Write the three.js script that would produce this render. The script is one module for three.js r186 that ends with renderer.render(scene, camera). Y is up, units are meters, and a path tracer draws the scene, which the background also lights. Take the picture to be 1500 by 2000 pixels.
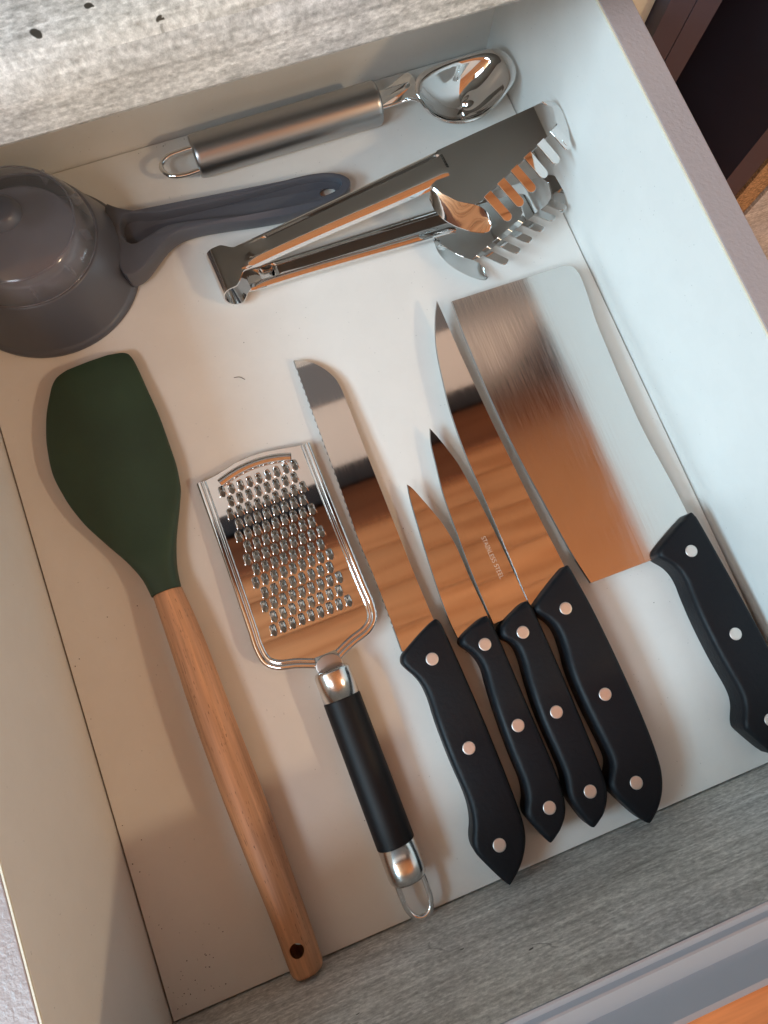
import * as THREE from 'three';
import { mergeGeometries, toCreasedNormals } from 'three/addons/utils/BufferGeometryUtils.js';
import { RectAreaLightUniformsLib } from 'three/addons/lights/RectAreaLightUniformsLib.js';
import { FontLoader } from 'three/addons/loaders/FontLoader.js';
import { TextGeometry } from 'three/addons/geometries/TextGeometry.js';
import { Brush, Evaluator, SUBTRACTION } from 'three-bvh-csg';

// ------------------------------------------------------------------ camera, exposure, light
const scene = new THREE.Scene();
scene.background = new THREE.Color(0x000000);
const camera = new THREE.PerspectiveCamera(72.82, 0.75, 0.02, 20);
camera.position.set(0.1424, 0.3831, 0.3329);
camera.matrixAutoUpdate = true;
{ // rows: camera right, up, back
  const m = new THREE.Matrix4().makeBasis(
    new THREE.Vector3(0.93369941, 0.04634651, 0.35504564),
    new THREE.Vector3(0.33998012, 0.19633717, -0.91970932),
    new THREE.Vector3(-0.11233397, 0.97944051, 0.16756301));
  camera.quaternion.setFromRotationMatrix(m);
}
const renderer = new THREE.WebGLRenderer({ antialias: true });
renderer.setSize(768, 1024);
renderer.toneMapping = THREE.LinearToneMapping;
renderer.toneMappingExposure = 1.08;
renderer.shadowMap.enabled = true;
RectAreaLightUniformsLib.init();

// out of view: cool left window, warm right lamp, roof window for left rim
const UNSEEN_WIN = { x: -1.6, y: 1.32, z: 0.6, w: 1.3, h: 0.62, color: new THREE.Color(0.51, 0.80, 1.0), power: 18 };  // unseen window, lights the right drawer side
const UNSEEN_LAMP = { x: 1.12, y: 0.98, z: 1.12, color: new THREE.Color(1.0, 0.76, 0.50), power: 1.7 };  // unseen lamp, throws the warm patches on the drawer base
const UNSEEN_ROOF = { x: -0.85, y: 1.62, z: 1.12, w: 0.42, d: 0.42, color: new THREE.Color(0.84, 0.92, 1.0), power: 15 };  // out of view, placed to put a bright sheen on the left rim
{
  const l = new THREE.RectAreaLight(UNSEEN_WIN.color, UNSEEN_WIN.power, UNSEEN_WIN.w, UNSEEN_WIN.h);
  l.position.set(UNSEEN_WIN.x + 0.012, UNSEEN_WIN.y, UNSEEN_WIN.z); l.rotation.y = -Math.PI / 2; l.name = 'unseen_window_light'; scene.add(l);
  const r = new THREE.RectAreaLight(UNSEEN_ROOF.color, UNSEEN_ROOF.power, UNSEEN_ROOF.w, UNSEEN_ROOF.d);
  r.position.set(UNSEEN_ROOF.x, UNSEEN_ROOF.y - 0.012, UNSEEN_ROOF.z); r.rotation.x = -Math.PI / 2; r.name = 'unseen_roof_window_light'; scene.add(r);
  const p = new THREE.PointLight(UNSEEN_LAMP.color, UNSEEN_LAMP.power, 0, 2);
  p.position.set(UNSEEN_LAMP.x, UNSEEN_LAMP.y, UNSEEN_LAMP.z); p.castShadow = true; p.shadow.radius = 2; p.name = 'unseen_lamp_light'; scene.add(p);
}

// ------------------------------------------------------------------ helpers (all shapes are written in centimetres)
let seed = 7;
const rnd = () => { seed = (seed * 1664525 + 1013904223) >>> 0; return seed / 4294967296; };
const used = {};
function numbered(n) { used[n] = (used[n] || 0) + 1; return used[n] === 1 ? n : n + '_' + String(used[n] - 1).padStart(3, '0'); }
const V2 = (x, y) => new THREE.Vector2(x, y), V3 = (x, y, z) => new THREE.Vector3(x, y, z);
const cm = (g) => g.scale(0.01, 0.01, 0.01);
function thing(name, label, category, [x, y, z] = [0, 0, 0], turn = 0, group) {
  const o = new THREE.Group(); o.name = numbered(name); scene.add(o);
  o.position.set(x / 100, y / 100, z / 100); o.rotation.y = turn;
  o.userData = { label, category }; if (group) o.userData.group = group;
  return o;
}
function part(name, geo, m, parent, label) {
  const o = new THREE.Mesh(cm(geo), m); o.castShadow = o.receiveShadow = true;
  o.name = parent === scene ? numbered(name) : name; if (label) o.userData.label = label;
  parent.add(o); return o;
}
function structure(name, geo, m, label) { const o = part(name, geo, m, scene); o.userData = { kind: 'structure', label }; return o; }
function uvCm(g) { // texture coordinates in centimetres, by the way each face points
  g = g.index ? g.toNonIndexed() : g; const p = g.attributes.position, uv = new Float32Array(p.count * 2), a = V3(), b = V3(), c = V3();
  for (let i = 0; i < p.count; i += 3) {
    a.fromBufferAttribute(p, i); b.fromBufferAttribute(p, i + 1); c.fromBufferAttribute(p, i + 2);
    const n = b.clone().sub(a).cross(c.clone().sub(a)), x = Math.abs(n.x), y = Math.abs(n.y), z = Math.abs(n.z);
    [a, b, c].forEach((q, k) => { const r = y >= x && y >= z ? [q.x, -q.z] : x >= z ? [q.z, q.y] : [q.x, q.y]; uv[(i + k) * 2] = r[0]; uv[(i + k) * 2 + 1] = r[1]; });
  }
  g.setAttribute('uv', new THREE.BufferAttribute(uv, 2)); return g;
}
function flat(shape, y0, y1, bevel = 0, holes = [], seg = 3, crease = 0.6) { // a plan outline [u,v] raised from y0 to y1
  const s = new THREE.Shape(shape.map(([u, v]) => V2(u, -v)));
  for (const h of holes) s.holes.push(new THREE.Path(h.map(([u, v]) => V2(u, -v))));
  const g = new THREE.ExtrudeGeometry(s, { depth: y1 - y0 - 2 * bevel, bevelEnabled: bevel > 0, bevelThickness: bevel, bevelSize: bevel, bevelOffset: -bevel, bevelSegments: seg, curveSegments: 4, steps: 1 });
  g.rotateX(-Math.PI / 2); g.translate(0, y0 + bevel, 0); return uvCm(toCreasedNormals(g, crease));
}
function box(x0, x1, y0, y1, z0, z1, bevel = 0.05) {
  return flat([[x0, z0], [x1, z0], [x1, z1], [x0, z1]].map(([a, b]) => [a, b]), y0, y1, bevel, [], 2, 0.3);
}
function chaikin(pts, sharp = [], d = 0.15, n = 3) { // closed outline with rounded corners; those in sharp stay tight
  let P = [];
  pts.forEach((p, i) => {
    if (!sharp.includes(i)) { P.push(p); return; }
    for (const q of [pts[(i + pts.length - 1) % pts.length], pts[(i + 1) % pts.length]]) { const l = Math.hypot(q[0] - p[0], q[1] - p[1]), t = Math.min(0.4, d / l); P.push([p[0] + (q[0] - p[0]) * t, p[1] + (q[1] - p[1]) * t]); }
  });
  for (let k = 0; k < n; k++) P = P.flatMap((p, i) => { const q = P[(i + 1) % P.length]; return [[p[0] * .75 + q[0] * .25, p[1] * .75 + q[1] * .25], [p[0] * .25 + q[0] * .75, p[1] * .25 + q[1] * .75]]; });
  return P;
}
function curve(pts) { // smooth v(u) through points, whichever way u runs (monotone cubic)
  const P = [...pts].sort((a, b) => a[0] - b[0]).filter((p, i, A) => !i || p[0] - A[i - 1][0] > 1e-4), n = P.length;
  const d = [], m = [];
  for (let i = 0; i < n - 1; i++) d.push((P[i + 1][1] - P[i][1]) / (P[i + 1][0] - P[i][0]));
  for (let i = 0; i < n; i++) m.push(i === 0 ? d[0] : i === n - 1 ? d[n - 2] : d[i - 1] * d[i] <= 0 ? 0 : 2 * d[i - 1] * d[i] / (d[i - 1] + d[i]));
  return (u) => {
    if (u <= P[0][0]) return P[0][1] + (u - P[0][0]) * m[0] * (u > P[0][0] - 3 ? 1 : 0);
    if (u >= P[n - 1][0]) return P[n - 1][1];
    let i = 0; while (u > P[i + 1][0]) i++;
    const h = P[i + 1][0] - P[i][0], t = (u - P[i][0]) / h;
    return P[i][1] * (1 + 2 * t) * (1 - t) ** 2 + m[i] * h * t * (1 - t) ** 2 + P[i + 1][1] * t * t * (3 - 2 * t) + m[i + 1] * h * t * t * (t - 1);
  };
}
function loft(rings, { closed = true, cap0 = true, cap1 = true, crease = 0.5, skip } = {}) { // rings of equally many [x,y,z]
  const n = rings[0].length, pos = [], uv = [], tri = (a, b, c, ua, ub, uc) => { pos.push(...a, ...b, ...c); uv.push(...ua, ...ub, ...uc); };
  const K = closed ? n : n - 1;
  for (let i = 0; i < rings.length - 1; i++) for (let j = 0; j < K; j++) {
    if (skip && skip(i, j)) continue;
    const k = (j + 1) % n, A = rings[i][j], B = rings[i][k], C = rings[i + 1][k], D = rings[i + 1][j];
    const ua = [j / n, i], ub = [(j + 1) / n, i], uc = [(j + 1) / n, i + 1], ud = [j / n, i + 1];
    tri(A, B, C, ua, ub, uc); tri(A, C, D, ua, uc, ud);
  }
  if (closed) for (const [on, R, flip] of [[cap0, rings[0], true], [cap1, rings[rings.length - 1], false]]) if (on) {
    const c = [0, 1, 2].map((k) => R.reduce((s, p) => s + p[k], 0) / n);
    for (let j = 0; j < n; j++) { const a = R[j], b = R[(j + 1) % n]; flip ? tri(b, a, c, [0, 0], [0, 0], [0, 0]) : tri(a, b, c, [0, 0], [0, 0], [0, 0]); }
  }
  const g = new THREE.BufferGeometry(); g.setAttribute('position', new THREE.Float32BufferAttribute(pos, 3)); g.setAttribute('uv', new THREE.Float32BufferAttribute(uv, 2));
  g.computeVertexNormals(); return toCreasedNormals(g, crease);
}
function lathe(pts, seg = 48) { return new THREE.LatheGeometry(pts.map(([r, y]) => V2(r, y)), seg); }
function along(g, u, y, v, dir = [1, 0, 0]) { // a lathe's y axis laid along dir at (u,y,v)
  g.applyQuaternion(new THREE.Quaternion().setFromUnitVectors(V3(0, 1, 0), V3(...dir).normalize())); g.translate(u, y, v); return g;
}
function wire(pts, r, seg = 60, closed = false, radial = 10) { return new THREE.TubeGeometry(new THREE.CatmullRomCurve3(pts.map((p) => V3(...p)), closed, 'centripetal'), seg, r, radial, closed); }
const lerp = (a, b, t) => a + (b - a) * t, step = (a, b, x) => { const t = Math.min(1, Math.max(0, (x - a) / (b - a))); return t * t * (3 - 2 * t); };

// ------------------------------------------------------------------ textures
function hash(x, y, s) { let h = Math.imul(x, 374761393) ^ Math.imul(y, 668265263) ^ Math.imul(s, 1442695041); h = Math.imul(h ^ (h >>> 13), 1274126177); return ((h ^ (h >>> 16)) >>> 0) / 4294967296; }
function noise(x, y, px, py, s) { // value noise that repeats after px, py cells
  const ix = Math.floor(x), iy = Math.floor(y), fx = x - ix, fy = y - iy, u = fx * fx * (3 - 2 * fx), v = fy * fy * (3 - 2 * fy);
  const X0 = ((ix % px) + px) % px, X1 = (X0 + 1) % px, Y0 = ((iy % py) + py) % py, Y1 = (Y0 + 1) % py;
  return lerp(lerp(hash(X0, Y0, s), hash(X1, Y0, s), u), lerp(hash(X0, Y1, s), hash(X1, Y1, s), u), v);
}
function fbm(x, y, px, py, s, oct) { let a = 0, w = 0.5, t = 0; for (let o = 0; o < oct; o++) { a += w * noise(x, y, px, py, s + o); t += w; w *= 0.55; x *= 2; y *= 2; px *= 2; py *= 2; } return a / t; }
function texture(n, size, fn, srgb = true) { // fn(s, t) in 0..1 -> [r,g,b] 0..1 ; one repeat covers size = [w,h] cm
  const d = new Uint8Array(n * n * 4);
  for (let j = 0; j < n; j++) for (let i = 0; i < n; i++) { const c = fn(i / n, j / n, i, j), k = (j * n + i) * 4; for (let q = 0; q < 3; q++) d[k + q] = Math.max(0, Math.min(255, Math.round(255 * (Array.isArray(c) ? c[q] : c)))); d[k + 3] = 255; }
  const t = new THREE.DataTexture(d, n, n); t.wrapS = t.wrapT = THREE.RepeatWrapping; t.magFilter = THREE.LinearFilter; t.minFilter = THREE.LinearMipmapLinearFilter; t.generateMipmaps = true;
  if (srgb) t.colorSpace = THREE.SRGBColorSpace; t.repeat.set(1 / size[0], 1 / size[1]); t.needsUpdate = true; return t;
}
// grey stone-and-wood laminate, 60 x 60 cm; dark flecks at given places
const flecks = [[11.1, 8.4, .42, .26, .9], [13.3, 7.85, .27, .2, .1], [15.75, 7.9, .25, .15, -.7], [15.55, 9.0, .3, .13, -.5], [8.2, 11.3, .17, .07, -.2], [24, 2, .3, .2, .4], [40, 6, .35, .2, -.3], [50, 12, .3, .2, .6]];
for (let i = 0; i < 34; i++) flecks.push([rnd() * 60, 20 + rnd() * 38, .06 + rnd() * .12, .035 + rnd() * .05, -.4 + rnd() * .8]);
const cracks = [];
for (let i = 0; i < 230; i++) { let x = rnd() * 60, z = rnd() * 60, a = (rnd() < .75 ? 0 : 1.2) + (rnd() - .5) * .9; const L = []; for (let k = 0, n = 6 + rnd() * 14; k < n * 4; k++) { L.push([x, z]); a += (rnd() - .5) * .7; x += Math.cos(a) * .045; z += Math.sin(a) * .03; } cracks.push([L, .25 + rnd() * .5]); }
const LN = 2048, mark = new Float32Array(LN * LN);
function dab(x, z, rx, rz, ang, v) {
  const R = Math.max(rx, rz) * 1.4, c = Math.cos(ang), s = Math.sin(ang), q = LN / 60;
  for (let j = Math.floor((z - R) * q); j <= (z + R) * q; j++) for (let i = Math.floor((x - R) * q); i <= (x + R) * q; i++) {
    const dx = i / q - x, dz = j / q - z, a = (dx * c + dz * s) / rx, b = (-dx * s + dz * c) / rz, w = 1 + .7 * (noise(i * .12, j * .12, 999, 999, 5) - .5), e = step(1.05, .75, Math.hypot(a, b) * w);
    const k = (((j % LN) + LN) % LN) * LN + (((i % LN) + LN) % LN); mark[k] = Math.max(mark[k], e * v);
  }
}
for (const [x, z, a, b, r] of flecks) { dab(x, z, a * .66, b * .66, r, .95); dab(x + a * .35, z + b * .3, a * .4, b * .34, r + .5, .95); }
for (const [L, v] of cracks) for (const [x, z] of L) { dab(x, z, .05, .024, 0, v * .42); }
const laminateMap = texture(LN, [60, 60], (s, t, i, j0) => {
  const j = (LN - j0) % LN, z = j / LN; // t runs against z
  const broad = fbm(s * 6, z * 14, 6, 14, 11, 4), fine = fbm(s * 90, z * 200, 90, 200, 31, 3), grain = hash(i, j, 77), streak = fbm(s * 10, z * 160, 10, 160, 51, 3), blot = fbm(s * 40, z * 50, 40, 50, 61, 3), fine2 = fbm(s * 330, z * 480, 330, 480, 71, 2);
  const streak2 = fbm(s * 16, z * 420, 16, 420, 101, 3);
  let g = .755 + .15 * (broad - .5) + .13 * (fine - .5) + .13 * (streak - .5) + .20 * (streak2 - .5) + .08 * (blot - .5) + .26 * (fine2 - .5) + .10 * (grain - .5);
  g -= .12 * step(.64, .74, fine * .5 + streak * .5); const m = mark[j * LN + i]; g = lerp(g, .2, m);
  const warm = .018 + .03 * (fbm(s * 8, z * 10, 8, 10, 91, 2) - .5); return [g + warm * .6, g, g - warm * 1.3];
});
const woodMap = texture(1024, [1, 1], (s, t, i, j) => { // beech: s round the handle, t along it
  const wav = t * 3 + .25 * (fbm(s * 4, t * 3, 4, 3, 3, 2) - .5), g = fbm(s * 40, t * 5, 40, 5, 13, 4), b = fbm(s * 6, wav, 6, 4, 23, 3), pore = noise(s * 300, t * 60, 300, 60, 33) > .87 && noise(s * 90, t * 26, 90, 26, 43) > .56 ? 1 : 0;
  const k = .86 + .26 * (g - .5) + .34 * (b - .5) - .3 * pore; return [.83 * k + .02, .64 * k, .48 * k];
});
woodMap.repeat.set(1, 1);
const pineMap = texture(1024, [160, 24], (s, t) => {
  const warp = 2.6 * (fbm(s * 2, t * 2, 2, 2, 5, 4) - .5) + .5 * (fbm(s * 9, t * 6, 9, 6, 35, 3) - .5), y = t * 4 + warp, ring = Math.pow(.5 + .5 * Math.sin(y * 6.283), 3), g = fbm(s * 10, t * 90, 10, 90, 15, 3), b = fbm(s * 2, t * 3, 2, 3, 75, 3);
  const k = .92 + .12 * (g - .5) + .3 * (b - .5) - .09 * ring; return [.96 * k, .69 * k * (1 - .06 * ring), .47 * k * (1 - .12 * ring)];
});
const floorBoardMap = pineMap.clone(); floorBoardMap.repeat.set(1 / 90, 1 / 30); floorBoardMap.needsUpdate = true;
const melamineMap = texture(1024, [36, 36], (s, t, i, j) => { const g = .985 + .02 * (fbm(s * 30, t * 30, 30, 30, 8, 3) - .5) - (hash(i, j, 9) > .99985 ? .28 : 0) - (noise(s * 420, t * 420, 420, 420, 19) > .988 ? .12 : 0); return [g, g, g]; });
const peelMap = texture(512, [4, 4], (s, t) => fbm(s * 26, t * 26, 26, 26, 4, 3), false);
const scratchMap = texture(1024, [6, 6], (s, t, i, j) => { const a = noise(s * 6, t * 512, 6, 512, 2), b = noise(s * 24, t * 340, 24, 340, 12); return .5 * a + .5 * b; }, false);
const streakMap = texture(1024, [9, 9], (s, t) => { const a = noise(s * 3, t * 420, 3, 420, 21), b = noise(s * 8, t * 160, 8, 160, 22), c = fbm(s * 3, t * 4, 3, 4, 23, 3); return [0, .32 + .34 * a + .3 * b + .3 * c, 0]; }, false);
const wearMap = texture(1024, [11, 11], (s, t) => { const g = fbm(s * 5, t * 5, 5, 5, 44, 5), f = noise(s * 180, t * 40, 180, 40, 45); return [0, .74 + .4 * (g - .5) + (f > .93 ? -.12 : 0) + .1, 0]; }, false);
const lintMap = texture(1024, [9, 9], (s, t, i, j) => { const g = fbm(s * 4, t * 4, 4, 4, 54, 4), d = noise(s * 240, t * 240, 240, 240, 55) > .975 && noise(s * 9, t * 9, 9, 9, 56) > .62 ? .07 : 0, k = 1 + .22 * (g - .5); return [.163 * k + d, .241 * k + d, .172 * k + d]; });
const smudgeMap = texture(512, [14, 14], (s, t) => { const g = fbm(s * 6, t * 6, 6, 6, 14, 5); return [0, .72 + .4 * g, 0]; }, false);
const chipMap = texture(512, [8, 8], (s, t) => { const a = fbm(s * 50, t * 90, 50, 90, 6, 3), b = noise(s * 60, t * 60, 60, 60, 16); const k = .72 + .6 * (a - .5) + .15 * (b - .5); return [.84 * k + .06, .68 * k + .03, .50 * k]; });

// ------------------------------------------------------------------ materials (linear base colours)
const rgb = (r, g, b) => new THREE.Color().setRGB(r, g, b);
const std = (o) => new THREE.MeshPhysicalMaterial(o);
const M = {
  melamine: std({ color: rgb(.76, .735, .69), map: melamineMap, roughness: .5, roughnessMap: wearMap, specularIntensity: .8 }),
  band: std({ color: rgb(.36, .32, .325), roughness: .3, bumpMap: peelMap, bumpScale: .0002 }),
  backing: std({ color: rgb(.40, .37, .33), roughness: .7 }),
  cream: std({ color: rgb(.72, .68, .55), roughness: .5 }),
  seam: std({ color: rgb(.12, .06, .03), roughness: .9 }),
  laminate: std({ color: rgb(1, 1, 1), map: laminateMap, roughness: .48, bumpMap: laminateMap, bumpScale: .0001 }),
  laminateFront: std({ color: rgb(1, 1, 1), map: laminateMap, roughness: .5, bumpMap: laminateMap, bumpScale: .0001 }),
  aluminium: std({ color: rgb(.34, .37, .41), metalness: .5, roughness: .32, bumpMap: peelMap, bumpScale: .00003 }),
  steel: std({ color: rgb(.78, .77, .75), metalness: 1, roughness: .06, roughnessMap: streakMap }),
  chrome: std({ color: rgb(.80, .79, .78), metalness: 1, roughness: .035, roughnessMap: smudgeMap }),
  brushed: std({ color: rgb(.74, .73, .71), metalness: 1, roughness: .19, roughnessMap: streakMap, bumpMap: scratchMap, bumpScale: .000002 }),
  ferrule: std({ color: rgb(.72, .71, .69), metalness: 1, roughness: .2, bumpMap: scratchMap, bumpScale: .000003 }),
  satin: std({ color: rgb(.41, .405, .40), metalness: 1, roughness: .33, bumpMap: scratchMap, bumpScale: .000008 }),
  rivet: std({ color: rgb(.80, .78, .75), metalness: 1, roughness: .42 }),
  ground: std({ color: rgb(.42, .42, .42), metalness: 1, roughness: .34, bumpMap: scratchMap, bumpScale: .00003 }),
  blackPlastic: std({ color: rgb(.007, .0075, .0095), roughness: .62, roughnessMap: wearMap, specularIntensity: .4, bumpMap: peelMap, bumpScale: .00012 }),
  blackRubber: std({ color: rgb(.005, .005, .006), roughness: .5, specularIntensity: .5 }),
  green: std({ color: rgb(1, 1, 1), map: lintMap, roughness: .62, bumpMap: peelMap, bumpScale: .00004 }),
  beech: std({ color: rgb(.95, .92, .88), map: woodMap, roughness: .5 }),
  cupGrey: std({ color: rgb(.105, .107, .124), roughness: .3, transmission: .2, thickness: 0 }),
  cupInner: std({ color: rgb(.17, .17, .195), roughness: .35 }),
  cupClear: std({ color: rgb(.74, .74, .78), roughness: .13, transmission: .9, thickness: 0, ior: 1.5 }),
  brown: std({ color: rgb(.050, .044, .060), roughness: .42 }),
  black: std({ color: rgb(.008, .008, .01), roughness: .7 }),
  chip: std({ color: rgb(1, 1, 1), map: chipMap, roughness: .95 }),
  pine: std({ color: rgb(.95, .89, .86), map: pineMap, roughness: .45 }),
  darkWood: std({ color: rgb(.30, .20, .16), map: pineMap, roughness: .5 }),
  floorboard: std({ color: rgb(.62, .46, .36), map: floorBoardMap, roughness: .4 }),
  plaster: std({ color: rgb(.80, .70, .60), roughness: .9 }),
  bounceWall: std({ color: rgb(.84, .83, .81), roughness: .9 }),
  greyDoor: std({ color: rgb(.125, .13, .135), roughness: .6 }),
  beigeDoor: std({ color: rgb(.62, .53, .46), roughness: .6 }),
  darkDoor: std({ color: rgb(.03, .035, .05), roughness: .5 }),
  crumb: std({ color: rgb(.05, .03, .02), roughness: .9 }),
};

// ------------------------------------------------------------------ the room around the drawer
const W = 36, D = 46.87, FLOOR = -72, CEIL = 165;
structure('floor', box(-260, 260, FLOOR - 4, FLOOR, -62, 260, 0), M.floorboard, 'orange wooden floor below the drawer front');
{
  const c = new THREE.Group(); c.name = 'ceiling'; c.userData = { kind: 'structure', label: 'orange pine board ceiling mirrored in the knife blades' }; scene.add(c);
  for (let z = -62; z < 258; z += 12) {
    const g = box(-170, 260, CEIL + rnd() * .1, CEIL + 3, z + .12, z + 11.88, .35), uv = g.attributes.uv, o = rnd() * 120, o2 = rnd() * 24; for (let i = 0; i < uv.count; i++) uv.setXY(i, uv.getX(i) + o, uv.getY(i) + o2); part('board', g, M.pine, c);
  }
  part('brown_strip', box(-170, 260, CEIL - 6, CEIL - .2, -21, -9, .6), M.darkWood, c, 'darker brown strip along the cupboards, out of view, mirrored in the blades');  // out of view, placed for the brown zone mirrored in the blades
  part('roof_sheet', box(-170, 260, CEIL + 3.1, CEIL + 6, -62, 260, 0), M.plaster, c);
  const x = UNSEEN_WIN.x * 100, win = thing('window', 'unseen bright window in the left wall that lights the drawer', 'window', [x, UNSEEN_WIN.y * 100, UNSEEN_WIN.z * 100]), hw = UNSEEN_WIN.w * 50, hh = UNSEEN_WIN.h * 50;
  part('pane', box(0, .8, -hh, hh, -hw, hw, 0), new THREE.MeshStandardMaterial({ color: 0x000000, emissive: UNSEEN_WIN.color, emissiveIntensity: 6, name: 'unseen_pane_glow' }), win);
  part('frame', mergeGeometries([box(-8, 2, hh, hh + 6, -hw - 6, hw + 6), box(-8, 2, -hh - 6, -hh, -hw - 6, hw + 6), box(-8, 2, -hh, hh, -hw - 6, -hw), box(-8, 2, -hh, hh, hw, hw + 6)]), M.cream, win);
}
{
  const w = thing('unseen_roof_window', 'small unseen roof window, placed to brighten the left drawer rim', 'window', [UNSEEN_ROOF.x * 100, UNSEEN_ROOF.y * 100, UNSEEN_ROOF.z * 100]), a = UNSEEN_ROOF.w * 50, b = UNSEEN_ROOF.d * 50;
  part('pane', box(-a, a, 0, .8, -b, b, 0), new THREE.MeshStandardMaterial({ color: 0x000000, emissive: UNSEEN_ROOF.color, emissiveIntensity: 6, name: 'unseen_pane_glow' }), w);
  part('frame', mergeGeometries([box(-a - 4, a + 4, -1, 2.8, b, b + 4), box(-a - 4, a + 4, -1, 2.8, -b - 4, -b), box(-a - 4, -a, -1, 2.8, -b, b), box(a, a + 4, -1, 2.8, -b, b)]), M.cream, w);
}
structure('wall_back', box(-260, 260, FLOOR, CEIL + 3, -66, -62.1, 0), M.greyDoor, 'dark grey wall behind the worktop');
structure('wall_left', box(-174, -170.1, FLOOR, CEIL + 3, -66, 264, 0), M.plaster, 'pale plaster wall left of the drawer');
structure('unseen_wall_right', box(210.1, 214, FLOOR, CEIL + 3, -66, 264, 0), M.bounceWall, 'unseen white wall right of the drawer, placed to bounce light back');  // unseen wall, kept white and near to bounce light onto the left side
structure('wall_front', box(-260, 260, FLOOR, CEIL + 3, 260.1, 264, 0), M.plaster, 'pale plaster wall facing the drawer');
{
  const c = thing('unseen_wall_cabinet', 'unseen grey and beige wall cupboards above the worktop, placed for the bands mirrored in the blades', 'cupboard', [0, 45, -20]);  // out of view, heights set by the bands the blades mirror
  part('door', box(-150, 140, 0, 48.7, -40, 0), M.greyDoor, c); part('door', box(-150, 78, 49.3, 90, -40, 0), M.beigeDoor, c, 'beige upper door');
  part('dark_band', box(-150, 140, 90.2, 119.5, -38, -2), M.black, c); part('side_panel', box(78.3, 140, 49.3, 90, -40, -.4), M.darkDoor, c);  // black band out of view, mirrored as a dark stripe across the blades
}
{
  const l = thing('unseen_bulb_lamp', 'unseen warm frosted bulb right of the drawer, placed to light its left side', 'lamp', [UNSEEN_LAMP.x * 100, UNSEEN_LAMP.y * 100, UNSEEN_LAMP.z * 100]);
  part('bulb', new THREE.SphereGeometry(4, 24, 16), new THREE.MeshStandardMaterial({ color: 0x000000, emissive: UNSEEN_LAMP.color, emissiveIntensity: 7, name: 'bulb_glow' }), l);
  part('socket', along(lathe([[0, 0], [2, 0], [2, 5], [.4, 6.5], [0, 6.5]], 24), 0, 4.2, 0, [0, 1, 0]), M.blackPlastic, l);
  part('cord', wire([[0, 10, 0], [0, 40, 0], [0, 70, 0]], .3, 8), M.blackPlastic, l);
}

// ------------------------------------------------------------------ worktop and neighbouring cabinet
{
  const t = thing('worktop', 'pale grey mottled worktop with dark flecks above the drawer back', 'worktop', [0, 0, 0]);
  const P = [[-62, 13], [9.2, 13]]; for (let k = 0; k <= 8; k++) { const a = k / 8 * Math.PI / 2; P.push([8.6 + 1.3 * Math.sin(a - Math.PI / 2 + Math.PI / 2) * 1, 14.7 + 1.3 * 0 + 0]); }
  const prof = [[-62, 13], [9.3, 13], [9.62, 13.12], [9.8, 13.4]]; for (let k = 0; k <= 10; k++) { const a = k / 10 * Math.PI / 2; prof.push([8.3 + 1.5 * Math.cos(a), 14.8 + 1.5 * Math.sin(a)]); } prof.push([-62, 16.3]);
  const rings = [-150, 150].map((x) => prof.map(([z, y]) => [x, y, z]));
  part('slab', uvCm(loft(rings, { crease: .5 })), M.laminate, t);
  part('underside', box(-150, 150, 12.9, 12.99, -62, 9.25, 0), M.backing, t, 'plain grey underside');
}
{
  const c = thing('base_cabinet', 'dark brown open base cabinet right of the drawer', 'cabinet', [0, 0, 0]);
  const z1 = 8.5;
  part('side_panel', box(40.8, 42.56, FLOOR + 10, 12.9, -48, z1, .06), M.brown, c); part('side_panel', box(42.64, 44.4, FLOOR + 10, 12.9, -48, z1, .06), M.brown, c);
  part('back_panel', box(44.42, 56.43, FLOOR + 10, 12.8, -48, -46.4, 0), M.brown, c); part('bottom_panel', box(44.42, 56.43, FLOOR + 10, FLOOR + 11.7, -46.3, z1 - .2, .05), M.brown, c);
  part('side_panel', box(56.45, 59.3, FLOOR + 10, 12.9, -48, z1, .06), M.brown, c);
  part('gap_shade', box(59.4, 60.4, FLOOR + 10, 12.9, -48, z1 - 1.2, 0), M.black, c);  // black box stands for the shade inside the open gap
  part('chipboard_edge', box(60.5, 63.2, FLOOR + 10, 12.9, -48, z1 - .3, .05), M.chip, c, 'raw tan chipboard edge');
  part('end_panel', box(63.3, 90, FLOOR + 10, 12.9, -48, z1, .08), M.laminate, c, 'grey laminate end panel');
  const b = thing('drawer_carcass', 'pale cabinet interior seen beyond the right drawer side', 'cabinet', [0, 0, 0]);
  part('side_panel', box(38.6, 40.7, FLOOR + 10, 12.9, -48, 7.6, .06), M.cream, b);
}

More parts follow.
